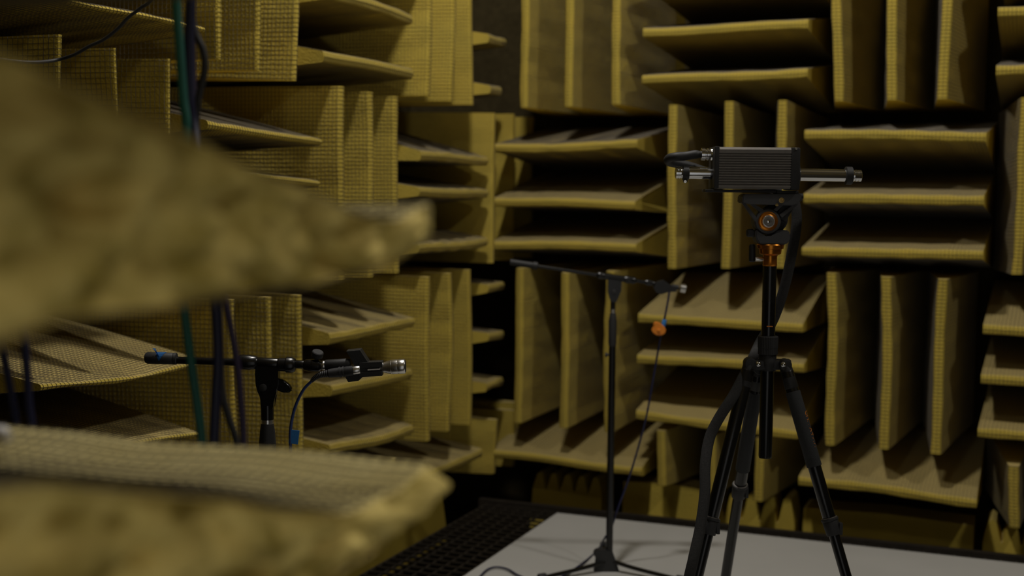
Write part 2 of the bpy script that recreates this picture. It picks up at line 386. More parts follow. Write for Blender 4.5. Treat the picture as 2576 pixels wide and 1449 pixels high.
def wall_wedge(wall, row, u, k):
    base0 = X0 if wall == 'back' else Y0
    r = 'ABCD'.index(row); vert = ((u + r) % 2 == 0) if wall == 'back' else ((u + r) % 2 == 1)
    o = 'V' if vert else 'H'
    z0 = ROWZ[row]; zlen = 0.25 if row == 'D' else PITCH
    seed = hash_int(wall, row, u, k); rr = random.Random(seed)
    us = base0 + u*PITCH
    rec = TABLE.get((wall, row, u, k))
    if vert:
        c = us + FIRST + STEP*k; L0 = zlen - 0.014
        a_lo, a_hi = z0 + 0.004, z0 + 0.004 + L0
        if wall == 'left' and u == -1: pass
        if rec and rec[0] == 'V':
            _, az0, t0, az1, t1 = rec
            if k == 0 and wall == 'left' and row == 'C' and u == 1: az0 = 0.35; t0 = t1 - 0.012
            if az0 > z0 + 0.08: az0 = a_lo; 
            if az1 > z0 + zlen + 0.02 or abs(az1 - a_hi) > 0.06: az1 = a_hi
            if abs(az0 - a_lo) > 0.06: az0 = a_lo
            d0, d1 = t0 - c, t1 - c; e0, e1 = az0 - a_lo, az1 - a_hi
        else: d0 = rr.uniform(-0.015, 0.015); d1 = d0 + rr.uniform(-0.012, 0.012); e0 = e1 = 0
        org = (c, YB, a_lo) if wall == 'back' else (XL, c, a_lo)
    else:
        c = (z0 + FIRST + STEP*k + 0.012) if row != 'D' else z0 + 0.115
        L0 = PITCH - 0.012 if not (wall == 'left' and u == 4) else 0.17
        a_lo, a_hi = us + 0.004, us + 0.004 + L0
        if rec and rec[0] == 'H':
            _, x0, t0, x1, t1 = rec; sl = max(-0.06, min(0.06, (t1-t0)/max(x1-x0, 0.05)))
            if x1 - x0 < 0.3: sl *= 0.3
            mid, tm = (x0+x1)/2, (t0+t1)/2
            d0, d1 = tm + sl*(a_lo-mid) - c, tm + sl*(a_hi-mid) - c
            e0 = x0-a_lo if abs(x0-a_lo) < 0.05 else 0; e1 = x1-a_hi if abs(x1-a_hi) < 0.05 else 0
        else:
            d0 = -rr.uniform(0.0, 0.035); d1 = d0 + rr.uniform(-0.015, 0.015); e0 = e1 = 0
        org = (a_lo, YB, c) if wall == 'back' else (XL, a_lo, c)
    m, sg = wall_matrix(wall, o, org)
    wp = Warp(L0, d0*sg, d1*sg, seed, amp=1.0, e0=e0, e1=e1)
    foam, wire = wedge_meshes(L0, wp, na=10 if row != 'D' or not vert else 5,
                              HT={0: 0.006, 1: 0.010}.get(u, 0.0165) if wall == 'left' else HT)
    ob = mesh_obj('foam_wedge', foam, M['foam']); ob.matrix_world = m
    wi = mesh_obj('wire_cover', wire, M['wire'], ob); wi['kind'] = 'stuff'
    wn = 'far wall' if wall == 'back' else 'left wall'
    if wall == 'left': bay = ('%s bay from the corner' % ORD[3-u]) if u < 4 else 'deep in the corner'
    else: bay = '%s bay from the corner' % ORD[u]
    pos = (VN[k] if vert else HN[k])
    if row == 'D' and not vert: lab = 'single flat-lying foam wedge, %s, %s, %s' % (wn, bay, ROWN[row])
    else: lab = '%s foam wedge, %s of three, %s, %s, %s' % ('upright' if vert else 'flat', pos, wn, bay, ROWN[row])
    tag(ob, lab, 'foam wedge', 'yellow foam wedges on the %s' % wn)
    return ob
def hash_int(*a):
    h = 17
    for c in repr(a): h = (h*131 + ord(c)) % 1000003
    return h
for row in 'ABCD':
    for u in range(0, 5):
        ks = range(3)
        for k in ks:
            if row == 'D' and ((u + 3) % 2 == 1) and k != 2: continue
            wall_wedge('back', row, u, k)
for row in 'ABCD':
    for u in range(0, 5):
        for k in range(3):
            if row == 'D' and ((u + 3) % 2 == 0) and k != 2: continue
            wall_wedge('left', row, u, k)

# wedges standing under the grid floor, tips up, alternate bays turned
def floor_wedges():
    cache = {}
    n = 0
    for i, bx in enumerate((-2.53, -1.92)):
        for j in range(4):
            by = 2.21 + j*PITCH - 0.03
            o = 'X' if (i+j) % 2 else 'Y'
            for k in range(3):
                v = (i*7+j*5+k) % 4
                if v not in cache: cache[v] = wedge_meshes(PITCH-0.014, Warp(PITCH-0.014, 0.01*(v-1.5), -0.01*(v-2), 900+v), na=8)
                foam, wire = cache[v]
                c = FIRST + STEP*k
                m, sg = wall_matrix('floor', o, (bx, by+c, -0.42) if o == 'X' else (bx+c, by, -0.42))
                ob = mesh_obj('foam_wedge', foam, M['foam']); ob.matrix_world = m
                mesh_obj('wire_cover', wire, M['wire'], ob)['kind'] = 'stuff'
                where = 'pit foam wedge under grid floor, %s column, %s bay from wall, %s of three' % (('outer', 'inner')[i], ORD[3-j], ORD[k])
                tag(ob, where, 'foam wedge', 'wedges in the pit under the grid floor')
floor_wedges()

# blocks of cut foam standing in the gap between wall wedges and grid floor
def edge_block(axis, a0, a1, face, z1, teeth, label, depth=0.16, lean=0.0):
    bm = bmesh.new(); W = a1-a0; z0 = -0.16
    pts = [(0, z0)]; n = max(1, round(W/0.066)) if teeth else 1
    if teeth:
        for i in range(n):
            pts += [((i+0.04)*W/n, z1-teeth), ((i+0.30)*W/n, z1-0.01), ((i+0.5)*W/n, z1), ((i+0.70)*W/n, z1-0.01), ((i+0.96)*W/n, z1-teeth)]
    else: pts += [(0, z1), (W*0.5, z1+0.008), (W, z1-0.004)]
    pts += [(W, z0)]
    add_prism(bm, pts[::-1], 0, depth)
    for v in bm.verts: v.co.y += lean*(v.co.z-z0)
    ob = bm_obj('foam_block', bm, M['foam'], smooth=False)
    if axis == 'x': ob.location = (a0, face, 0)
    else: ob.location = (face, a0, 0); ob.rotation_euler = (0, 0, PI/2)
    return tag(ob, label, 'foam block', 'foam blocks along the floor edge')
edge_block('x', -1.82, -1.52, 4.73, 0.09, 0.07, 'low foam block with toothed top at the floor edge, nearest the corner', lean=0.15)
edge_block('x', -1.43, -1.10, 4.73, 0.085, 0.0, 'plain foam block at the floor edge behind the mic stand pole', lean=0.1)
edge_block('x', -1.09, -0.75, 4.73, 0.085, 0.10, 'toothed foam block at the floor edge behind the tripod legs', lean=0.1)
edge_block('x', -0.73, -0.12, 4.78, 0.04, 0.0, 'long low foam block at the floor edge right of the tripod', lean=0.1)
edge_block('x', -0.09, 0.50, 4.76, 0.07, 0.08, 'toothed foam block at the floor edge, rightmost', lean=0.1)
edge_block('y', 2.7, 3.3, -2.06, 0.08, 0.0, 'foam block at the left floor edge, farthest from the corner')
edge_block('y', 3.32, 3.9, -2.06, 0.10, 0.0, 'plain foam block along the left edge of the grid floor')
edge_block('y', 3.92, 4.50, -2.08, 0.12, 0.0, 'foam block at the left floor edge, close to the corner', lean=0.15)

# ------------------------------------------------------------------ the big blurred wedges beside the lens
def near_wedge(prof_c, prof_h, seed, label, z_rough):
    L = 0.60; rg = np.random.RandomState(seed)
    TW, HTn, HBn = 0.62, 0.020, 0.088
    na, nd, nt = 60, 62, 14
    ph = [(rg.uniform(-1, 1, 2), rg.uniform(0, 6.28)) for _ in range(24)]
    fr = [rg.uniform(25, 110) for _ in range(24)]
    def rough(p, q):   # lumpy torn fibre relief, ~±1
        s = 0
        for (dv, f0), f in zip(ph, fr): s = s + np.sin((dv[0]*p + dv[1]*q)*f + f0 + 0.8*np.sin(q*37+f0))/ (0.5+f/60)
        return s/3.2
    DK = [-0.02, 0, .05, .1, .2, .4, .62, .8]
    def half(d): return np.interp(d, DK, [prof_h[0]] + prof_h + [prof_h[-1]])
    def mid(d): return np.interp(d, DK, [prof_c[0]] + prof_c + [prof_c[-1]])
    def place(a, d, s, out):   # s in -1..1 across the thickness
        h = half(d); f = np.clip(1-d/TW, 0, 1)
        lump = rough(a*0.5+d*0.3, d*0.6)*0.0022
        z = s*(h + lump*np.abs(s)) + EYE + mid(d) + 0.004*f*(np.sin(a*7+seed)-np.sin(L*7+seed))
        y = YN - d - 0.012*f*np.cos(s*1.5) + 0.010*f*(np.sin(a*9+seed*2)-np.sin(L*9+seed*2)) + 0.004*np.sin(a*31)*f
        return np.stack([XR-L+a+out, y, z], -1)
    XR = -0.413
    # shell: base -> tip over the top, round the tip, back underneath
    ds = np.linspace(DEPTH, 0, nd+1)
    prof = [(d, 1.0) for d in ds] + [(-0.008, 0.75), (-0.013, 0.3), (-0.013, -0.3), (-0.008, -0.75)] + [(d, -1.0) for d in ds[::-1]]
    prof = np.array(prof); n = len(prof); A = np.linspace(0, L, na+1)
    V = place(np.repeat(A, n), np.tile(prof[:, 0], na+1), np.tile(prof[:, 1], na+1), 0*np.repeat(A, n))
    F = [(i*n+j, (i+1)*n+j, (i+1)*n+j+1, i*n+j+1) for i in range(na) for j in range(n-1)]
    F += [(i*n+n-1, (i+1)*n+n-1, (i+1)*n, i*n) for i in range(na)]
    V = V.tolist(); F.append(tuple(range(n)))
    shell = from_np('foam_wedge', V, F, True)
    ob = mesh_obj('foam_wedge', shell, M['foam_lit'])
    # torn end face as its own relief grid
    D = np.linspace(-0.010, DEPTH, 170); T = np.linspace(-1, 1, 41)
    dd, tt = np.meshgrid(D, T, indexing='ij'); hh = half(dd)
    rel = rough(dd*1.8+3, tt*hh*2.8+seed)
    rel2 = rough(dd*3.1+1, tt*hh*5.0+seed*2)
    edge = (1-tt**4)*np.clip((dd+0.010)/0.02, 0, 1)
    out = (rel*0.0135 + rel2*0.005 + z_rough)*edge - 0.003*(1-edge)
    G = place(np.full(dd.shape, L).ravel(), dd.ravel(), tt.ravel()*np.where(dd.ravel() < 0, 0.75, 1), out.ravel())
    k = len(T); GF = [(i*k+j, i*k+j+1, (i+1)*k+j+1, (i+1)*k+j) for i in range(len(D)-1) for j in range(k-1)]
    e = mesh_obj('torn_end_face', from_np('torn_end_face', G.tolist(), GF, True), M['torn'], ob)
    # wire cover over the top, tip and underside
    g = 0.0127; hw = 0.0006; VV, FF = [], []
    def ribbon(P, side, up):
        kk = len(P); b = len(VV)
        for q in (P - side*hw, P + up*0.0013, P + side*hw): VV.extend(q.tolist())
        for i in range(kk-1): FF.extend([(b+i, b+i+1, b+kk+i+1, b+kk+i), (b+kk+i, b+kk+i+1, b+2*kk+i+1, b+2*kk+i)])
    pr = prof[2:-2]
    for a in np.arange(0.006, L, g):
        P = place(np.full(len(pr), a), pr[:, 0], pr[:, 1]*1.0, 0); up = np.stack([0*pr[:, 0], -1.0*(pr[:, 0] < 0)*-1, np.sign(pr[:, 1])*(pr[:, 0] >= 0)], -1)
        ribbon(P + up*0.0015, np.array([[1.0, 0, 0]]), up)
    for s in (-1, 1):
        for d in np.arange(0.003, TW, g):
            a = np.linspace(0, L, 41); P = place(a, np.full(41, d), np.full(41, float(s)), 0)
            up = np.tile([[0, 0, float(s)]], (41, 1)); ribbon(P + up*0.0015, np.array([[0, 1.0, 0]]), up)
    wi = mesh_obj('wire_cover', from_np('wire_cover', VV, FF), M['wire'], ob); wi['kind'] = 'stuff'
    tag(ob, label, 'foam wedge', 'big blurred wedges beside the camera')
near_wedge([-.020, -.034, -.035, -.026, -.004, 0], [.014, .013, .019, .032, .058, .086], 3, 'huge blurred foam wedge close to the lens, upper of the two, rough cut side', 0.0)
near_wedge([-.219, -.230, -.235, -.231, -.200, -.19], [.013, .013, .017, .035, .063, .088], 8, 'huge blurred foam wedge low in the corner, lower of the two, wire-covered top', 0.0)

# the rest of the wall round the doorway the picture is taken from: third wedge of the near bay, the bay over it, two bays over the door; all unseen, added for the shadows they cast
def door_wall_wedge(orient, org, L, seed, tp, where):
    m, sg = wall_matrix('near', orient, org)
    foam, wire = wedge_meshes(L, Warp(L, tp*sg, tp*sg*0.6, seed), na=8)
    ob = mesh_obj('foam_wedge', foam, M['foam']); ob.matrix_world = m
    mesh_obj('wire_cover', wire, M['wire'], ob)['kind'] = 'stuff'
    return tag(ob, where, 'foam wedge', 'unseen wedges round the doorway')
door_wall_wedge('H', (-1.013, YN, 1.404), 0.60, 41, -0.012, 'unseen flat foam wedge on the door wall just above the two blurred ones')
for k in range(3): door_wall_wedge('V', (-1.02 + FIRST + STEP*k, YN, 1.56), 0.59, 50+k, 0.004*(k-1), 'unseen upright foam wedge on the door wall above the blurred ones, %s of three' % VN[k])
for k in range(3): door_wall_wedge('V', (-0.405 + FIRST + STEP*k, YN, 1.60), 0.59, 60+k, 0.004*(1-k), 'unseen upright foam wedge over the doorway, %s of three' % VN[k])
for k in range(3): door_wall_wedge('H', (0.21, YN, 1.60 + FIRST + STEP*k), 0.60, 70+k, -0.01*k, 'unseen flat foam wedge over the right side of the doorway, %s of three' % HN[k])

# ------------------------------------------------------------------ white board on the floor
bm = bmesh.new(); add_box(bm, (0.42-0.8, 3.23, 0.006), (2.44, 2.44, 0.012), bev=0.002)
tag(bm_obj('floor_board', bm, M['board'], smooth=False), 'large white board lying flat on the grid floor under the stands', 'board')

# ------------------------------------------------------------------ local drawing frame: x right, y away, z up
class Frame:
    def __init__(s, px, D, z0=0.0):
        p = world_point(px, 900, D); s.D = D; s.o = Vector((p.x, p.y, z0)); s.inv = (Matrix.Translation(s.o) @ Matrix.Rotation(YAW, 4, 'Z')).inverted()
    def __call__(s, px, py, dy=0.0): return s.inv @ world_point(px, py, s.D+dy)
def px2m(n, D): return n*D/F_PX

# ------------------------------------------------------------------ near microphone stand
NEAR_D = 2.55
f1 = Frame(679, NEAR_D); q = lambda n: px2m(n, NEAR_D)
t = thing('microphone_stand', 'glossy black boom stand with blue tape on its end, in front of left wall', 'microphone stand', f1.o, YAW)
def part(name, m, parent, *adds, smooth=True):
    bm = bmesh.new()
    for a in adds: a(bm)
    return bm_obj(name, bm, m, parent, smooth)
def cyl(a, b, r, r2=None, bev=0.0, seg=20): return lambda bm: add_cyl(bm, a, b, r, r2, seg, bev)
def rev(a, b, prof, seg=24): return lambda bm: add_rev(bm, a, b, prof, seg)
def box(c, s, rot=None, bev=0.001): return lambda bm: add_box(bm, c, s, rot, bev)
def tube(pts, r, n=8, seg=10, flat=1.0, fd=None): return lambda bm: add_tube(bm, smooth_path(pts, n), r, seg, flat, fd)
part('boom', M['black'], t, cyl(f1(440, 921), f1(775, 926.5), q(9.3), bev=q(1)), cyl(f1(748, 926), f1(775, 927), q(10.8), bev=q(1)))
part('counterweight', M['rubber'], t, rev(f1(368, 916.5), f1(449, 917.5), [(0, q(9)), (0.03, q(13)), (0.10, q(15.2)), (0.86, q(15.2)), (0.88, q(14.2)), (0.9, q(15.4)), (0.98, q(15)), (1, q(11))]))
def collar(px0, px1, py, r): return rev(f1(px0, py-0.5), f1(px1, py+0.5), [(0, q(r*0.72)), (0.08, q(r*0.95)), (0.2, q(r)), (0.62, q(r)), (0.7, q(r*0.93)), (0.9, q(r*0.9)), (1, q(r*0.72))])
part('clutch_collar', M['black'], t, collar(602, 652, 923, 19.5))
part('clutch_collar', M['black'], t, rev(f1(701, 927), f1(748, 928), [(0, q(14)), (0.1, q(17.5)), (0.45, q(18)), (0.5, q(20.5)), (0.8, q(20.5)), (0.95, q(17)), (1, q(12))]))
part('sleeve', M['black'], t, cyl(f1(648, 924), f1(703, 926), q(14.5), bev=q(1)))
part('end_collar', M['black'], t, rev(f1(767, 927.5), f1(814, 929), [(0, q(11)), (0.1, q(14.5)), (0.5, q(16.5)), (0.85, q(15)), (1, q(9))]))
part('thumb_screw', M['rubber'], t, rev(f1(803, 893, -0.004), f1(800, 907), [(0, q(13)), (0.12, q(15)), (0.85, q(15)), (1, q(12))]), cyl(f1(801, 905), f1(798, 918), q(5)))
# swivel bracket under the sleeve
def bracket(bm):
    P = [(649, 930), (648, 950), (650, 978), (656, 998), (664, 1010), (664, 1036), (695, 1036), (696, 1012), (703, 995), (706, 975), (706, 930)]
    add_prism(bm, [(v.x, v.z) for v in (f1(*p) for p in P)], -q(15), q(15)); bmesh.ops.bevel(bm, geom=bm.edges[:], offset=q(2), segments=2, affect='EDGES')
part('swivel_bracket', M['black'], t, bracket)
part('pivot_disc', M['rubber'], t, rev(f1(669, 984) + Vector((0, -q(14), 0)), f1(669, 984) + Vector((0, -q(19), 0)), [(0, q(10)), (0.7, q(9.5)), (1, q(7))]))
def wing(bm):
    P = [(700, 962), (712, 962), (725, 970), (736, 980), (740, 990), (737, 996), (724, 998), (712, 996), (700, 990)]
    add_prism(bm, [(v.x, v.z) for v in (f1(*p) for p in P)], -q(7), q(9)); bmesh.ops.bevel(bm, geom=bm.edges[:], offset=q(3), segments=3, affect='EDGES')
part('wing_lever', M['black'], t, wing)
v0, v1 = f1(679, 1030), f1(679, 1064)
zt = v0.z; X = 0.5*(f1(679, 1030).x + f1(679, 1130).x)
def vz(py): return f1(679, py).z
part('neck_tube', M['black'], t, cyl((X, 0, vz(1066)), (X, 0, vz(1030)), q(16.3)))
part('neck_ring', M['steel'], t, rev((X, 0, vz(1077)), (X, 0, vz(1063)), [(0, q(15)), (0.1, q(16)), (0.9, q(16)), (1, q(15))]))
part('height_grip', M['rubber'], t, rev((X, 0, vz(1200)), (X, 0, vz(1077)), [(0, q(16)), (0.1, q(21)), (0.6, q(21.5)), (0.85, q(19)), (1, q(16))]))
part('pole', M['black'], t, cyl((X, 0, 0.12), (X, 0, vz(1195)), 0.0115))
def stand_base(t, r=0.13):
    part('base_hub', M['rubber'], t, rev((0, 0, 0.045), (0, 0, 0.17), [(0, 0.045), (0.12, 0.047), (0.2, 0.036), (0.45, 0.030), (0.9, 0.022), (1, 0.013)]))
    for k in range(3):
        a = 0.5 + k*2*PI/3; d = Vector((math.cos(a), math.sin(a), 0))
        lg = part('leg', M['black'], t, tube([Vector((0, 0, 0.07)) + d*0.03, Vector((0, 0, 0.05)) + d*r*1.1, Vector((0, 0, 0.022)) + d*r*2.1], 0.009, flat=0.8))
        part('rubber_foot', M['rubber'], lg, cyl(Vector((0, 0, 0.024)) + d*(r*2.0), Vector((0, 0, 0.020)) + d*(r*2.22), 0.013, bev=0.003))
stand_base(t)
# tape on the counterweight: a wrapped triangle and an upright tail
def tape_patch(bm):
    r = q(15.9); c = f1(408, 917)
    for i, (xa, xb) in enumerate([(396.5, 423.5), (398, 421), (399.5, 418), (401.5, 415), (404, 411.5), (406, 408.5)]):
        a = math.radians(90 + i*21); y, z = r*math.cos(a), r*math.sin(a)
        for xx in (xa, xb): v = f1(xx, 917); bm.verts.new((v.x, c.y + y, c.z + z))
    bm.verts.ensure_lookup_table()
    for i in range(5): bm.faces.new((bm.verts[2*i], bm.verts[2*i+1], bm.verts[2*i+3], bm.verts[2*i+2]))
    r_ = bmesh.ops.solidify(bm, geom=bm.faces[:], thickness=0.0004)
tp = thing('tape_strip', 'scrap of blue masking tape stuck on the boom counterweight', 'tape', t.location + Vector((0, 0, 0)), YAW)
part('wrapped_piece', M['tape'], tp, tape_patch, smooth=False)
def tail(bm):
    P = [f1(398, 907, -0.008), f1(391, 897, -0.012), f1(386, 892, -0.010)]; Q = [f1(404, 914, -0.0125), f1(397, 900, -0.012), f1(394, 892, -0.008)]
    vs = [bm.verts.new(p) for p in P + Q]
    bm.faces.new((vs[0], vs[1], vs[4], vs[3])); bm.faces.new((vs[1], vs[2], vs[5], vs[4])); bmesh.ops.solidify(bm, geom=bm.faces[:], thickness=0.0005)
part('loose_tail', M['tape'], tp, tail, smooth=False)

# microphone, its clip and connector on that boom
mk = thing('microphone', 'silver measurement microphone in a square black clip, on the near boom', 'microphone', t.location, YAW)
part('adapter_ring', M['steel'], mk, rev(f1(812, 929), f1(823, 926.5), [(0, q(11)), (0.2, q(12.2)), (0.8, q(12.2)), (1, q(11))]))
part('clip_adapter', M['blackm'], mk, rev(f1(821, 927), f1(885, 922), [(0, q(12.5)), (0.05, q(14)), (0.5, q(13.5)), (0.9, q(14.5)), (1, q(12))]))
def clip_block(bm):
    # slanted channel: front face parallelograms
    fr = [(875, 889), (910, 885), (931, 916), (931, 940), (908, 963), (882, 967), (874, 954), (896, 938), (896, 922)]
    y0, y1 = -q(13), q(26)
    add_prism(bm, [(v.x, v.z) for v in (f1(*p) for p in fr)], y0, y1); bmesh.ops.bevel(bm, geom=bm.edges[:], offset=q(0.8), segments=1, affect='EDGES')
part('clip_body', M['blackm'], mk, clip_block, smooth=False)
ang = math.atan2((f1(966, 930)-f1(1023, 926)).z, (f1(966, 930)-f1(1023, 926)).x) - PI
rot = Matrix.Rotation(-math.atan2((f1(1023, 926)-f1(966, 930)).z, (f1(1023, 926)-f1(966, 930)).x), 3, 'Y')
c1, c2 = (f1(908, 924)+f1(966, 921))/2, (f1(908, 947)+f1(966, 943))/2
part('clip_jaw', M['blackm'], mk, box(c1, (q(60), q(34), q(15)), rot, q(1.5)), smooth=False)
part('clip_jaw', M['blackm'], mk, box(c2, (q(60), q(34), q(13)), rot, q(1.5)), smooth=False)
part('clip_liner', M['white'], mk, box(f1(945, 934, -q(1.3)/1), (q(31), q(30), q(4)), rot, q(1)), smooth=False)
part('clip_web', M['blackm'], mk, box((f1(908, 935)+f1(966, 931))/2 + Vector((0, q(8), 0)), (q(58), q(16), q(14)), rot, q(0.5)), smooth=False)
part('body', M['steel'], mk, rev(f1(960, 930.5), f1(1023, 926), [(0, q(12)), (0.1, q(12.2)), (0.42, q(18.2)), (0.44, q(18.6)), (0.455, q(18.2)), (0.47, q(18.7)), (0.7, q(18.7)), (0.705, q(18.4)), (0.715, q(18.7)), (0.96, q(18.7)), (1, q(17.4))], 40))
part('front_grille', M['blackm'], mk, cyl(f1(1022.6, 926), f1(1024, 925.9), q(15.5), seg=40))

# the blue cable plugged into it
cb = thing('microphone_cable', 'blue cable hanging from the near microphone plug, taped lower down', 'cable', t.location, YAW)
part('plug', M['rubber'], cb, rev(f1(828, 948, -0.012), f1(892, 939, -0.012), [(0, q(8)), (0.05, q(11)), (0.3, q(12)), (0.45, q(12.2)), (0.46, q(13.6)), (0.52, q(13.6)), (0.53, q(12.2)), (0.59, q(12.2)), (0.60, q(13.6)), (0.66, q(13.6)), (0.67, q(12.2)), (0.75, q(13.4)), (1, q(13))]))
part('plug_ring', M['steel'], cb, cyl(f1(891, 939, -0.012), f1(909, 936.5, -0.010), q(11.5), bev=q(1)))
pts = [f1(788, 968, -0.012), f1(798, 958, -0.012), f1(812, 951, -0.012), f1(830, 947.5, -0.012)]
sp = smooth_path(pts, 8); rr = [q((4.6 + 4.4*i/len(sp)) * (1.0 if i % 2 else 1.16)) for i in range(len(sp))]
part('strain_relief', M['rubber'], cb, lambda bm: add_tube(bm, sp, rr, 14))
part('cord', M['blue'], cb, tube([f1(796, 960, -0.012), f1(788, 968, -0.012), f1(768, 990, -0.010), f1(751, 1025, -0.004), f1(741, 1062), f1(737, 1100), f1(738, 1150), f1(734, 1250), f1(715, 1420, -0.01), f1(700, 1700, -0.02), f1(706, 1930, -0.03), Vector((0.06, -0.03, 0.03)), Vector((0.12, 0.1, 0.02))], q(3.9)))
tf = part('tape_flag', M['tape'], None, box(f1(746.5, 1109, -0.002), (q(24), 0.0012, q(36)), Matrix.Rotation(0.12, 3, 'Y'), 0.0003), smooth=False)
tf.matrix_world = Matrix.Translation(t.location) @ Matrix.Rotation(YAW, 4, 'Z')
tag(tf, 'blue masking tape flag folded around the near microphone cable', 'tape')

# ------------------------------------------------------------------ far microphone stand
FAR_D = 3.99
f2 = Frame(1541, FAR_D, 0.012); q2 = lambda n: px2m(n, FAR_D)
t2 = thing('microphone_stand', 'thin black boom stand standing on the white board, boom sloping down right', 'microphone stand', f2.o, YAW)
d2 = f2(1700, 714) - f2(1281, 659)
def on2(px): return f2(px, 659 + (px-1281)*55/419.)
part('boom', M['black'], t2, cyl(on2(1345), on2(1660), q2(4.6)))
part('counterweight', M['steel'], t2, rev(on2(1281), on2(1352), [(0, q2(6)), (0.03, q2(8)), (0.82, q2(8)), (0.83, q2(10)), (0.98, q2(10)), (1, q2(6))])).data.materials[0] = M['rubber']
part('clutch_collar', M['black'], t2, rev(on2(1500), on2(1522), [(0, q2(7)), (0.2, q2(9.5)), (0.8, q2(9.5)), (1, q2(7))]))
part('clutch_collar', M['black'], t2, rev(on2(1570), on2(1600), [(0, q2(8)), (0.2, q2(10)), (0.5, q2(9)), (0.8, q2(10)), (1, q2(7))]))
part('sleeve', M['black'], t2, cyl(on2(1520), on2(1572), q2(8)))
part('end_collar', M['black'], t2, rev(on2(1622), on2(1645), [(0, q2(6)), (0.3, q2(8.5)), (1, q2(6))]))
def bracket2(bm):
    P = [(1529, 697), (1529, 730), (1534, 746), (1538, 755), (1550, 755), (1556, 742), (1562, 726), (1563, 701)]
    add_prism(bm, [(v.x, v.z) for v in (f2(*p) for p in P)], -q2(9), q2(9))
part('swivel_bracket', M['black'], t2, bracket2, smooth=False)
part('pivot_disc', M['rubber'], t2, cyl(f2(1544, 729)+Vector((0, -q2(9), 0)), f2(1544, 729)+Vector((0, -q2(12), 0)), q2(6), bev=q2(1)))
X2 = f2(1543, 900).x
v2 = lambda py: f2(1543, py).z
part('neck_tube', M['black'], t2, cyl((X2, 0, v2(800)), (X2, 0, v2(750)), q2(6.5)))
part('neck_ring', M['steel'], t2, cyl((X2, 0, v2(782)), (X2, 0, v2(773)), q2(7.3), bev=q2(0.6)))
part('height_grip', M['rubber'], t2, rev((X2, 0, v2(866)), (X2, 0, v2(782)), [(0, q2(9)), (0.1, q2(10.5)), (0.75, q2(10.5)), (0.95, q2(8)), (1, q2(7))]))
part('lock_knob', M['rubber'], t2, cyl((X2, 0, v2(889)), (X2-q2(16), 0, v2(888)), q2(3)), cyl((X2-q2(12), 0, v2(889)), (X2-q2(18), 0, v2(888)), q2(5.5), bev=q2(1)))
part('pole', M['black'], t2, cyl((X2, 0, v2(1400)), (X2, 0, v2(860)), q2(9)))
def hub2(bm):
    P = [(1504, 1385), (1512, 1377), (1551, 1378), (1561, 1404), (1568, 1424), (1571, 1433), (1562, 1438), (1512, 1438), (1505, 1432), (1511, 1420), (1513, 1398), (1506, 1392)]
    add_prism(bm, [(v.x, v.z) for v in (f2(*p) for p in P)], -q2(13), q2(13)); bmesh.ops.bevel(bm, geom=bm.edges[:], offset=q2(2), segments=2, affect='EDGES')
part('base_hub', M['rubber'], t2, hub2)
for k, az in enumerate((-0.35, PI+0.3, PI/2, -PI/2-0.2)[:3]):
    d = Vector((math.cos(az), math.sin(az)*0.9-0.25, 0)).normalized()
    lg = part('leg', M['black'], t2, tube([Vector((X2, 0, 0.035)), Vector((X2, 0, 0.022)) + d*0.09, Vector((X2, 0, 0.011)) + d*0.24], 0.009, flat=0.7))
    part('rubber_foot', M['rubber'], lg, cyl(Vector((X2, 0, 0.013)) + d*0.235, Vector((X2, 0, 0.013)) + d*0.262, 0.012, bev=0.003))
m2 = thing('microphone', 'small microphone with silver head on the far boom, seen blurred', 'microphone', t2.location, YAW)
part('clip_body', M['blackm'], m2, lambda bm: (add_prism(bm, [(v.x, v.z) for v in (f2(*p) for p in [(1643, 716), (1652, 702), (1668, 697), (1690, 712), (1703, 716), (1700, 726), (1680, 727), (1664, 733), (1650, 729)])], -q2(9), q2(9))), smooth=False)
part('body', M['blackm'], m2, cyl(f2(1690, 713), f2(1712, 717), q2(6)))
part('silver_head', M['steel'], m2, rev(f2(1706, 716), f2(1725, 719), [(0, q2(7)), (0.3, q2(11.5)), (0.95, q2(11.5)), (1, q2(10))]))
c2_ = thing('microphone_cable', 'thin blue cable from the far microphone down to the white board', 'cable', t2.location, YAW)
def onb(px, py):
    p = world_point(px, py, 1.0); r = p - Vector((0, 0, EYE)); k = (0.019-EYE)/r.z
    w_ = Vector((0, 0, EYE)) + r*k; return f2.inv @ w_
part('cord', M['blued'], c2_, tube([f2(1684, 726, -0.02), f2(1680, 755, -0.02), f2(1672, 800, -0.02), f2(1662, 850, -0.02), f2(1650, 930, -0.01), f2(1632, 1040), f2(1610, 1130, 0.02), f2(1588, 1205, 0.03), f2(1562, 1280, 0.03), f2(1548, 1325, 0.025), f2(1532, 1350, 0.01), onb(1515, 1380), onb(1480, 1412), onb(1440, 1440), onb(1400, 1462), onb(1350, 1458), onb(1315, 1446), onb(1290, 1432), onb(1262, 1427), onb(1240, 1433), onb(1222, 1450), onb(1190, 1490)], q2(2.6)))
tf = part('tape_band', M['tape'], None, cyl(f2(1674, 797, -0.02), f2(1668, 819, -0.02), q2(5.5), seg=8, bev=q2(1)))
tf.matrix_world = Matrix.Translation(t2.location) @ Matrix.Rotation(YAW, 4, 'Z')
tag(tf, 'small blue tape band on the far microphone cable above the orange clip', 'tape')
oc = thing('cable_clip', 'round notched orange plastic clip hanging on the far microphone cable', 'clip', t2.location, YAW)
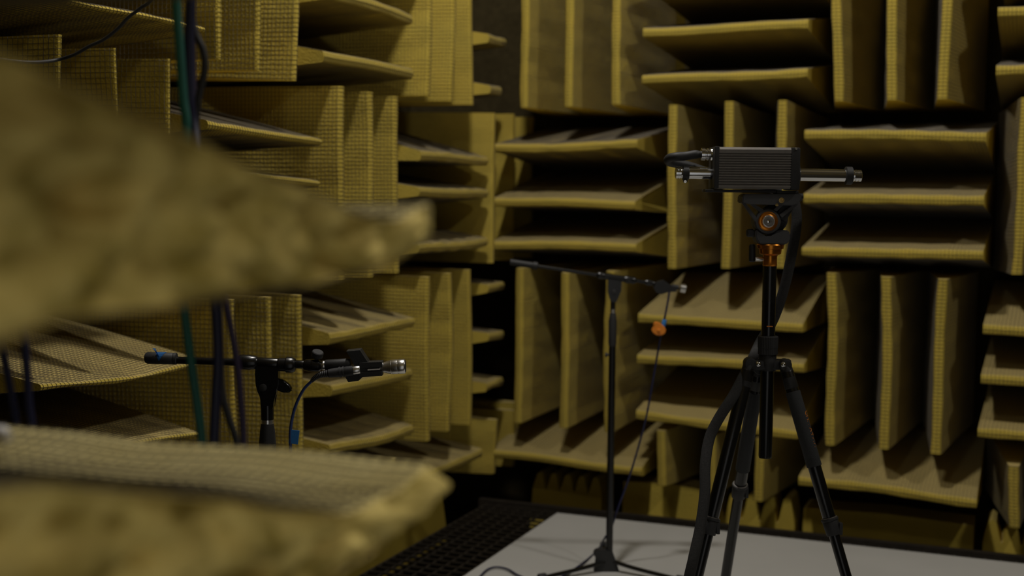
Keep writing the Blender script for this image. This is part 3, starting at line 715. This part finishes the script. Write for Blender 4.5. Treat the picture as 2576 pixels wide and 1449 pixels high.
def clipshape(bm):
    P = [(1645, 806), (1651, 802), (1660, 804), (1668, 810), (1675, 818), (1677, 826), (1672, 834), (1662, 838), (1650, 836), (1642, 829), (1641, 821), (1646, 816), (1651, 814), (1646, 812)]
    add_prism(bm, [(v.x, v.z) for v in (f2(*p, -0.03) for p in P)], -0.040, -0.018); bmesh.ops.bevel(bm, geom=bm.edges[:], offset=0.003, segments=3, affect='EDGES')
part('body', M['clip'], oc, clipshape)
part('pin', M['clip'], oc, cyl(f2(1659, 824, -0.045), f2(1659, 824, -0.015), q2(4), bev=q2(1)))

# ------------------------------------------------------------------ camera tripod with fluid head
TD = 2.75
f3 = Frame(1934, TD, 0.012); q3 = lambda n: px2m(n, TD)
tr = thing('tripod', 'black three-legged tripod with orange collar, standing on the white board', 'tripod', f3.o, YAW)
X3 = f3(1935, 750).x; z3 = lambda py: f3(1935, py).z
def vrev(name, m, pys, prof, parent=tr, x=X3, seg=28):
    return part(name, m, parent, rev((x, 0, z3(pys[1])), (x, 0, z3(pys[0])), prof, seg))
vrev('centre_column', M['black'], (655, 1140), [(0, q3(16)), (0.01, q3(17)), (0.505, q3(17)), (0.51, q3(17)), (0.805, q3(17.2)), (0.81, q3(17.8)), (0.815, q3(17.2)), (1, q3(17.2))])
vrev('orange_collar', M['orange'], (602, 658), [(0, q3(17)), (0.06, q3(18.5)), (0.1, q3(17.5)), (0.42, q3(17.5)), (0.5, q3(19)), (0.56, q3(27)), (0.78, q3(28.5)), (0.8, q3(33)), (0.95, q3(34.5)), (1, q3(33))])
def ribbed(bm):
    n = 36; prof = [(833, 22), (835, 24.5), (862, 24.5), (864, 23.5), (879, 24)]
    rings = []
    for py, r in prof:
        rings.append([bm.verts.new((X3 + q3(r + (1.0 if i % 2 else 0)*(py > 834))*math.cos(2*PI*i/(2*n)), q3(r + (1.0 if i % 2 else 0)*(py > 834))*math.sin(2*PI*i/(2*n)), z3(py))) for i in range(2*n)])
    for a, b in zip(rings, rings[1:]):
        for i in range(2*n): bm.faces.new((a[i], b[i], b[(i+1) % (2*n)], a[(i+1) % (2*n)]))
    bm.faces.new(rings[0]); bm.faces.new(rings[-1][::-1])
part('column_lock_collar', M['rubber'], tr, ribbed, smooth=False)
vrev('spider_neck', M['blackm'], (878, 920), [(0, q3(21)), (0.3, q3(24)), (0.62, q3(24)), (0.7, q3(22)), (0.95, q3(22)), (1, q3(20))])
# legs: direction and lengths measured from the collar
def leg(h_px, dys, pts, rs, lock_i, grip, label=None):
    """pts pixel points down the leg, dys their distances behind the column"""
    P = [f3(x, y, dy) for (x, y), dy in zip(pts, dys)]
    d = (P[-1]-P[0]).normalized(); top = P[0]
    Lf = (top.z - 0.006)/(-d.z); foot = top + d*Lf
    lens = [(p-top).length for p in P]
    lk = lens[lock_i]
    root = part('leg', M['black'], tr, cyl(top + d*q3(18), top + d*lk, rs[0], bev=0.001), cyl(top + d*lk, foot - d*0.03, rs[1]))
    if label: root['label'] = label
    # shoulder with bolt
    hx = Vector((h_px[0], 0, 0)); b = f3(*h_px, dys[0]-0.02)
    sh = Vector(top)
    part('shoulder', M['blackm'], root, cyl(sh - d*q3(8), sh + d*q3(62), q3(15), q3(17.5), bev=q3(3)), cyl(sh + Vector((0, -q3(16), 0)), sh + Vector((0, q3(16), 0)), q3(15), bev=q3(3)))
    part('bolt', M['chrome'], root, rev(b + Vector((0, q3(3), 0)), b + Vector((0, -q3(5), 0)), [(0, q3(7)), (0.5, q3(6.6)), (0.85, q3(4.5)), (1, q3(1.5))]))
    part('flip_lock', M['rubber'], root, cyl(top + d*(lk-q3(14)), top + d*(lk+q3(24)), rs[0]*1.22, rs[0]*1.12, bev=q3(2)),
         cyl(top + d*(lk-q3(18)), top + d*(lk-q3(12)), rs[0]*1.32, bev=q3(1)), box(top + d*(lk+q3(6)) + Vector((rs[0]*1.15, -rs[0]*0.3, 0)), (q3(9), q3(18), q3(30)), None, q3(2)))
    part('lock_rim', M['box'], root, cyl(top + d*(lk-q3(20)), top + d*(lk-q3(18)), rs[0]*1.2, bev=q3(0.5)))
    part('rubber_foot', M['rubber'], root, rev(foot - d*0.035, foot, [(0, rs[1]*1.1), (0.3, rs[1]*1.35), (0.9, rs[1]*1.3), (1, rs[1])]))
    if grip: part('foam_grip', M['grey'], root, cyl(top + d*grip[0], top + d*grip[1], q3(18.5), q3(19.0), bev=q3(1)))
    return root, top, d
leg((1911, 905), (-0.025, -0.085), [(1889, 903), (1797, 1311)], (q3(17), q3(14)), 1, None)
leg((1925, 905), (0.03, 0.16), [(1912, 915), (1869, 1222)], (q3(16.5), q3(14)), 1, (0.06, 0.275), None)
LR, Lt, Ld = leg((1974, 905), (-0.02, -0.085), [(1978, 905), (2102, 1307)], (q3(16.5), q3(13.5)), 1, (q3(70), q3(262)), None)
part('spider', M['blackm'], tr, box((X3, 0, z3(905)), (q3(76), q3(40), q3(24)), None, q3(5)), box(f3(1900, 905, 0.0), (q3(30), q3(26), q3(22)), None, q3(5)), box(f3(1972, 903, 0.0), (q3(40), q3(26), q3(24)), None, q3(5)))
# orange lettering along the right leg's grip
def lettering():
    cu = bpy.data.curves.new('lettering', 'FONT'); cu.body = 'CULLMANN'; cu.size = q3(21); cu.extrude = 0.0002; cu.align_x = 'CENTER'; cu.align_y = 'CENTER'
    o = bpy.data.objects.new('tmp', cu); COL.objects.link(o)
    dg = bpy.context.evaluated_depsgraph_get(); me = bpy.data.meshes.new_from_object(o.evaluated_get(dg))
    bpy.data.objects.remove(o)
    xs = [v.co.x for v in me.vertices]; W = max(xs)-min(xs); sc = q3(92)/W
    # wrap the letters on the grip: text x -> along the leg, text y -> around it
    dd = Ld; s = Vector((1, 0, 0)); s = (s - dd*s.dot(dd)).normalized(); u = dd.cross(s)
    if u.y > 0: u = -u
    R = q3(19.3); mid = q3(170)
    for v in me.vertices:
        a = math.radians(22) + v.co.y*1.35/R; L = mid + v.co.x*sc
        v.co = Lt + dd*L + s*((R + v.co.z)*math.cos(a)) + u*((R + v.co.z)*math.sin(a))
    me.materials.clear()
    return mesh_obj('lettering', me, M['letters'], LR)
lettering()
part('print_mark', M['letters'], tr, box((X3, -q3(17.3), z3(808)), (q3(15), 0.0006, q3(3)), None, 0.0001), smooth=False)
# quick-lock lever beside the orange collar
part('lock_lever', M['blackm'], tr, rev(f3(1890, 604), f3(1891, 648), [(0, q3(6)), (0.1, q3(8)), (0.6, q3(8.5)), (0.95, q3(8.5)), (1, q3(6))]))
part('lever_shaft', M['steel'], tr, cyl(f3(1898, 641), f3(1922, 641), q3(5.5), bev=q3(0.8)))

# fluid head: top clamp, arms, ring, saddle
def poly(pts, y0, y1, bev=0.0, dy=0.0):
    def f(bm):
        add_prism(bm, [(v.x, v.z) for v in (f3(*p) for p in pts)], y0, y1)
        if bev: bmesh.ops.bevel(bm, geom=bm.edges[:], offset=bev, segments=2, affect='EDGES')
    return f
hd = part('tilt_head', M['head'], tr, poly([(1893, 566), (1900, 569), (1908, 579), (1917, 585), (1932, 584), (1945, 577), (1955, 569), (1975, 566), (1980, 580), (1978, 592), (1970, 602), (1903, 602), (1897, 594), (1892, 582)], -q3(30), q3(30), q3(3)))
part('top_clamp', M['head'], hd, poly([(1858, 482), (1862, 478), (2003, 475), (2006, 480), (1996, 500), (1985, 505), (1878, 503), (1857, 500)], -q3(36), q3(36), q3(2.5)))
part('clamp_knob', M['rubber'], hd, cyl(f3(1996, 482, -0.01), f3(2016, 481, -0.01), q3(8), bev=q3(2)), cyl(f3(2000, 490), f3(2012, 488), q3(5)))
part('brass_screw', M['brass'], hd, rev(f3(1954, 492) + Vector((0, -q3(34), 0)), f3(1954, 492) + Vector((0, -q3(40), 0)), [(0, q3(7.5)), (0.8, q3(7)), (0.81, q3(3.5)), (0.4, q3(3.2))], 20))
part('small_screw', M['brass'], hd, cyl(f3(1943, 503) + Vector((0, -q3(30), 0)), f3(1943, 503) + Vector((0, -q3(36), 0)), q3(4)))
for P in ([(1856, 497), (1863, 496), (1899, 540), (1892, 548)], [(1874, 500), (1882, 498), (1914, 517), (1905, 524)], [(1995, 495), (2000, 500), (1958, 536), (1951, 528)], [(1950, 503), (1962, 503), (1945, 520), (1936, 516)]):
    part('strut', M['head'], hd, poly(P, -q3(28), -q3(16), q3(1)))
c = f3(1923, 545)
def yrev(name, m, c, prof, seg=40): return part(name, m, hd, rev(Vector((c.x, prof[0][0], c.z)), Vector((c.x, prof[-1][0], c.z)), [((y-prof[0][0])/(prof[-1][0]-prof[0][0]), r) for y, r in prof], seg))
yrev('pivot_housing', M['head'], c, [(q3(30), q3(28)), (q3(28), q3(32)), (-q3(24), q3(33)), (-q3(28), q3(30)), (-q3(29), q3(24))])
yrev('orange_ring', M['orange'], c, [(-q3(27), q3(24)), (-q3(31), q3(24.5)), (-q3(34), q3(22)), (-q3(35), q3(18)), (-q3(33.5), q3(16))])
yrev('knurled_knob', M['steel'], c, [(-q3(30), q3(15)), (-q3(36), q3(15)), (-q3(37), q3(13.5))])
def teeth(bm):
    for i in range(28):
        a = 2*PI*i/28; add_box(bm, (c.x + q3(14.2)*math.cos(a), -q3(36.5), c.z + q3(14.2)*math.sin(a)), (q3(2.6), q3(2.5), q3(1.3)), Matrix.Rotation(-a, 3, 'Y'))
part('knob_teeth', M['steel'], hd, teeth, smooth=False)
yrev('knob_face', M['box'], c, [(-q3(36), q3(12.5)), (-q3(38), q3(12)), (-q3(38.2), q3(7)), (-q3(37.2), q3(6)), (-q3(37), q3(4))])
yrev('knob_centre', M['chrome'], c, [(-q3(36), q3(3.6)), (-q3(38.5), q3(3.2)), (-q3(39), q3(1.5))], 16)
part('drag_housing', M['rubber'], hd, rev(f3(1945, 540, 0.0)+Vector((0, q3(18), 0)), f3(1952, 536)+Vector((0, q3(42), 0)), [(0, q3(34)), (0.1, q3(37)), (0.9, q3(36)), (1, q3(30))]), box(f3(1968, 520, 0.01), (q3(30), q3(30), q3(44)), Matrix.Rotation(0.5, 3, 'Y'), q3(4)))
part('side_screw', M['brass'], hd, cyl(f3(1975, 516, -0.018), f3(1979, 518, -0.022), q3(5)))
part('pan_knob', M['rubber'], hd, rev(f3(1875, 576), f3(1896, 575), [(0, q3(7)), (0.15, q3(10)), (0.8, q3(10.5)), (0.85, q3(7)), (1, q3(6))]))

# ------------------------------------------------------------------ ribbed box with its two polished tubes
bx = thing('sound_probe_box', 'dark ribbed metal box with polished tubes at both ends, on the tripod head', 'instrument', tr.location, YAW)
def heat_box(bm):
    a, b = f3(1793, 362), f3(1974, 464); x0, x1, zt_, zb_ = a.x, b.x, a.z, b.z; hy = q3(46)
    # cross-section with rib grooves on the front and back faces
    n = 13; fy = -hy; pts = []
    zs = [f3(1880, 376 + i*6.35).z for i in range(n+1)]
    pts += [(-hy+q3(6), zt_), (hy-q3(6), zt_), (hy, zt_-q3(6))]
    for i in range(n): pts += [(hy, zs[i]), (hy-q3(3), zs[i]-q3(1)), (hy-q3(3), zs[i]-q3(3.2)), (hy, zs[i]-q3(4.2))]
    pts += [(hy, zb_+q3(5)), (hy-q3(5), zb_), (-hy+q3(5), zb_), (-hy, zb_+q3(5))]
    for i in reversed(range(n)): pts += [(-hy, zs[i]-q3(4.2)), (-hy+q3(3), zs[i]-q3(3.2)), (-hy+q3(3), zs[i]-q3(1)), (-hy, zs[i])]
    pts += [(-hy, zt_-q3(6))]
    A = [bm.verts.new((x0, y, z)) for y, z in pts]; B = [bm.verts.new((x1, y, z)) for y, z in pts]; k = len(pts)
    bm.faces.new(A); bm.faces.new(B[::-1])
    for i in range(k): bm.faces.new((A[i], B[i], B[(i+1) % k], A[(i+1) % k]))
part('ribbed_housing', M['box'], bx, heat_box, smooth=False)
part('left_end_cap', M['blackm'], bx, lambda bm: add_box(bm, (f3(1785, 413)+f3(1796, 413))/2, (q3(12), q3(94), q3(104)), None, q3(3)))
part('right_end_cap', M['blackm'], bx, lambda bm: add_box(bm, (f3(1973, 413)+f3(1998, 413))/2, (q3(24), q3(94), q3(105)), None, q3(5)))
part('cap_screw', M['steel'], bx, rev(f3(1986, 364)+Vector((0, -q3(44), 0)), f3(1986, 364)+Vector((0, -q3(49), 0)), [(0, q3(4)), (1, q3(2.5))], 12))
part('tube_flange', M['blackm'], bx, rev(f3(1996, 428), f3(2003, 428), [(0, q3(37)), (0.6, q3(35)), (1, q3(30))], 32))
def metal_tube(a, b, r, name='polished_tube'): return part(name, M['chrome'], bx, rev(a, b, [(0, r*0.92), (0.01, r), (0.99, r), (1, r*0.92)], 36))
metal_tube(f3(1722, 427), f3(1786, 427), q3(15.3)); metal_tube(f3(1998, 427), f3(2126, 427), q3(15.6))
part('tube_band', M['blackm'], bx, rev(f3(1711, 427), f3(1728, 427), [(0, q3(14)), (0.1, q3(18.5)), (0.9, q3(18.5)), (1, q3(15))]), box(f3(1719, 447), (q3(10), q3(12), q3(9)), None, q3(2)))
part('tube_band', M['blackm'], bx, rev(f3(2120, 427), f3(2139, 427), [(0, q3(18)), (0.1, q3(22.5)), (0.9, q3(22.5)), (1, q3(17))]))
for a, b in ((1712, 1694), (2138, 2161)):
    part('capsule', M['chrome'], bx, rev(f3(a, 427), f3(b, 427), [(0, q3(14.5)), (0.2, q3(15)), (0.24, q3(13.8)), (0.3, q3(13.8)), (0.34, q3(15)), (0.55, q3(15)), (0.58, q3(14)), (0.64, q3(14)), (0.67, q3(15)), (0.95, q3(15)), (1, q3(13))], 36))
part('band_screw', M['steel'], bx, cyl(f3(1719, 449, -0.006), f3(1719, 449, -0.010), q3(3.5)))
part('mounting_plate', M['rubber'], bx, box((f3(1766, 470.5)+f3(1943, 470.5))/2, (q3(177), q3(60), q3(7)), None, q3(1.5)))
part('plate_spacer', M['blackm'], bx, box((f3(1945, 471)+f3(1998, 472))/2, (q3(54), q3(56), q3(9)), None, q3(2)))
# plug and looped black cable at the back of the box
pc = thing('box_cable', 'thick black cable looping back from the chrome plug on the ribbed box', 'cable', tr.location, YAW)
part('plug_shell', M['chrome'], pc, rev(f3(1757, 379.5), f3(1786, 379.5), [(0, q3(13)), (0.03, q3(15.5)), (0.35, q3(15.5)), (0.38, q3(13)), (0.48, q3(13)), (0.51, q3(15)), (0.68, q3(15)), (0.71, q3(12.5)), (0.8, q3(12.5)), (0.83, q3(15)), (0.95, q3(16)), (1, q3(15))], 24))
part('cord', M['rubber'], pc, tube([f3(1758, 380), f3(1740, 381), f3(1718, 385), f3(1695, 387), f3(1680, 390, 0.01), f3(1674, 396, 0.02), f3(1682, 402, 0.035), f3(1702, 405, 0.05), f3(1730, 410, 0.06), f3(1780, 425, 0.075), f3(1880, 450, 0.085), f3(1960, 470, 0.08)], [q3(v) for v in ([8, 8.5, 9, 9.5, 10, 10.5, 11, 11]*1 + [11]*81)], seg=16))

# woven sleeve cable falling down behind the column and along the left leg
bc = thing('sleeved_cable', 'flat dark woven cable falling from the tripod head down past the left leg', 'cable', tr.location, YAW)
part('sleeve', M['braid'], bc, tube([f3(1990, 478, 0.07), f3(1996, 500, 0.065), f3(2001, 530, 0.06), f3(1999, 570, 0.055), f3(1991, 620, 0.055), f3(1978, 690, 0.055), f3(1962, 750, 0.055), f3(1943, 800, 0.055), f3(1915, 850, 0.05), f3(1898, 888, 0.01), f3(1880, 925, -0.03), f3(1850, 985, -0.05), f3(1816, 1040, -0.06), f3(1792, 1092, -0.07), f3(1782, 1160, -0.09), f3(1782, 1235, -0.11), f3(1772, 1320, -0.13), f3(1756, 1400, -0.15), f3(1742, 1480, -0.16), f3(1725, 1700, -0.19), Vector((f3(1720, 1800).x, -0.2, 0.012)), Vector((f3(1650, 1800).x, -0.35, 0.012))], q3(13.5), seg=12, flat=0.32, fd=(1, 0, 0)))

# ------------------------------------------------------------------ cables hanging near the camera
def hanging(name, label, m, pts, r_mm, group=None, n=8):
    P = [world_point(*p) for p in pts]; top = P[0]
    bm = bmesh.new(); add_tube(bm, [p - P[-1] for p in smooth_path(P, n)], r_mm*1.25/1000, 10)
    o = bm_obj(name, bm, m); o.location = P[-1]
    return tag(o, label, 'cable', group)
CD = 1.5
hanging('hanging_cable', 'green cable hanging from above beside the big wedge, left of the dark ones', M['green'], [(415, -700, 1.5), (420, -300, CD), (430, 0, CD), (440, 120, CD), (452, 260, CD), (462, 350, CD), (450, 560, CD), (462, 760, CD), (480, 900, CD), (498, 1010, CD), (515, 1125, CD), (530, 1300, CD), (545, 1600, CD), (560, 2400, CD), (560, 2900, CD)], 4.2)
hanging('hanging_cable', 'thick dark cable hanging from above, just right of the green one', M['blued'], [(462, -700, 1.55), (464, -300, 1.55), (467, 0, 1.55), (465, 120, 1.55), (468, 260, 1.55), (482, 350, 1.55), (520, 560, 1.5), (542, 760, 1.5), (552, 900, 1.5), (549, 1010, 1.5), (546, 1125, 1.5), (545, 1300, 1.5), (530, 1800, 1.5), (530, 2700, 1.5)], 5.0)
hanging('hanging_cable', 'brown-black cable bulging right of the green cable near the top left', M['rubber'], [(485, -700, 1.6), (475, -300, 1.6), (468, 0, 1.6), (478, 90, 1.6), (500, 140, 1.6), (505, 190, 1.6), (490, 270, 1.6), (488, 360, 1.6), (520, 560, 1.56), (548, 760, 1.56), (556, 900, 1.56), (562, 990, 1.56), (580, 1060, 1.56), (602, 1125, 1.56), (640, 1300, 1.56), (700, 1900, 1.56), (700, 2600, 1.56)], 3.6)
hanging('hanging_cable', 'purple cable hanging between the big wedges, right of the dark cable', M['purple'], [(520, -700, 1.62), (500, -300, 1.62), (472, 0, 1.62), (476, 200, 1.62), (490, 400, 1.6), (530, 600, 1.55), (562, 745, 1.5), (585, 850, 1.5), (602, 940, 1.5), (612, 1030, 1.5), (620, 1125, 1.5), (630, 1300, 1.5), (640, 1900, 1.5), (640, 2700, 1.5)], 3.4)
hanging('hanging_cable', 'dark blue cable under the upper wedge at the left edge, leftmost', M['blued'], [(-60, 300, 1.35), (-35, 640, 1.35), (-10, 800, 1.35), (5, 880, 1.35), (22, 960, 1.35), (38, 1040, 1.35), (50, 1110, 1.35), (70, 1300, 1.35), (90, 1900, 1.35), (90, 3000, 1.35)], 3.4)
hanging('hanging_cable', 'dark blue cable at the left edge, second from the left', M['blued'], [(40, 300, 1.35), (48, 640, 1.35), (55, 800, 1.35), (64, 880, 1.35), (72, 960, 1.35), (78, 1040, 1.35), (88, 1110, 1.35), (100, 1300, 1.35), (110, 1900, 1.35), (110, 3000, 1.35)], 3.6)
hanging('hanging_cable', 'thin black cable sagging across the top left wedges in sharp focus', M['rubber'], [(520, -420, 2.3), (450, -150, 2.3), (380, 0, 2.3), (340, 38, 2.3), (310, 62, 2.3), (285, 90, 2.3), (250, 118, 2.3), (215, 135, 2.3), (175, 158, 2.3), (130, 172, 2.3), (80, 178, 2.25), (20, 175, 2.2), (-80, 160, 2.1)], 2.4)
# small white cable tie stub lying on the lower wedge at the left edge
bm = bmesh.new(); p = world_point(-14, 1118, 1.02); add_rev(bm, (-0.02, 0, 0), (0.014, 0.004, -0.001), [(0, 0.006), (0.1, 0.0085), (0.85, 0.0085), (1, 0.005)], 18)
o = bm_obj('plastic_cap', bm, M['white']); o.location = p
tag(o, 'small white plastic cap lying on the lower wedge at the left edge', 'cap')
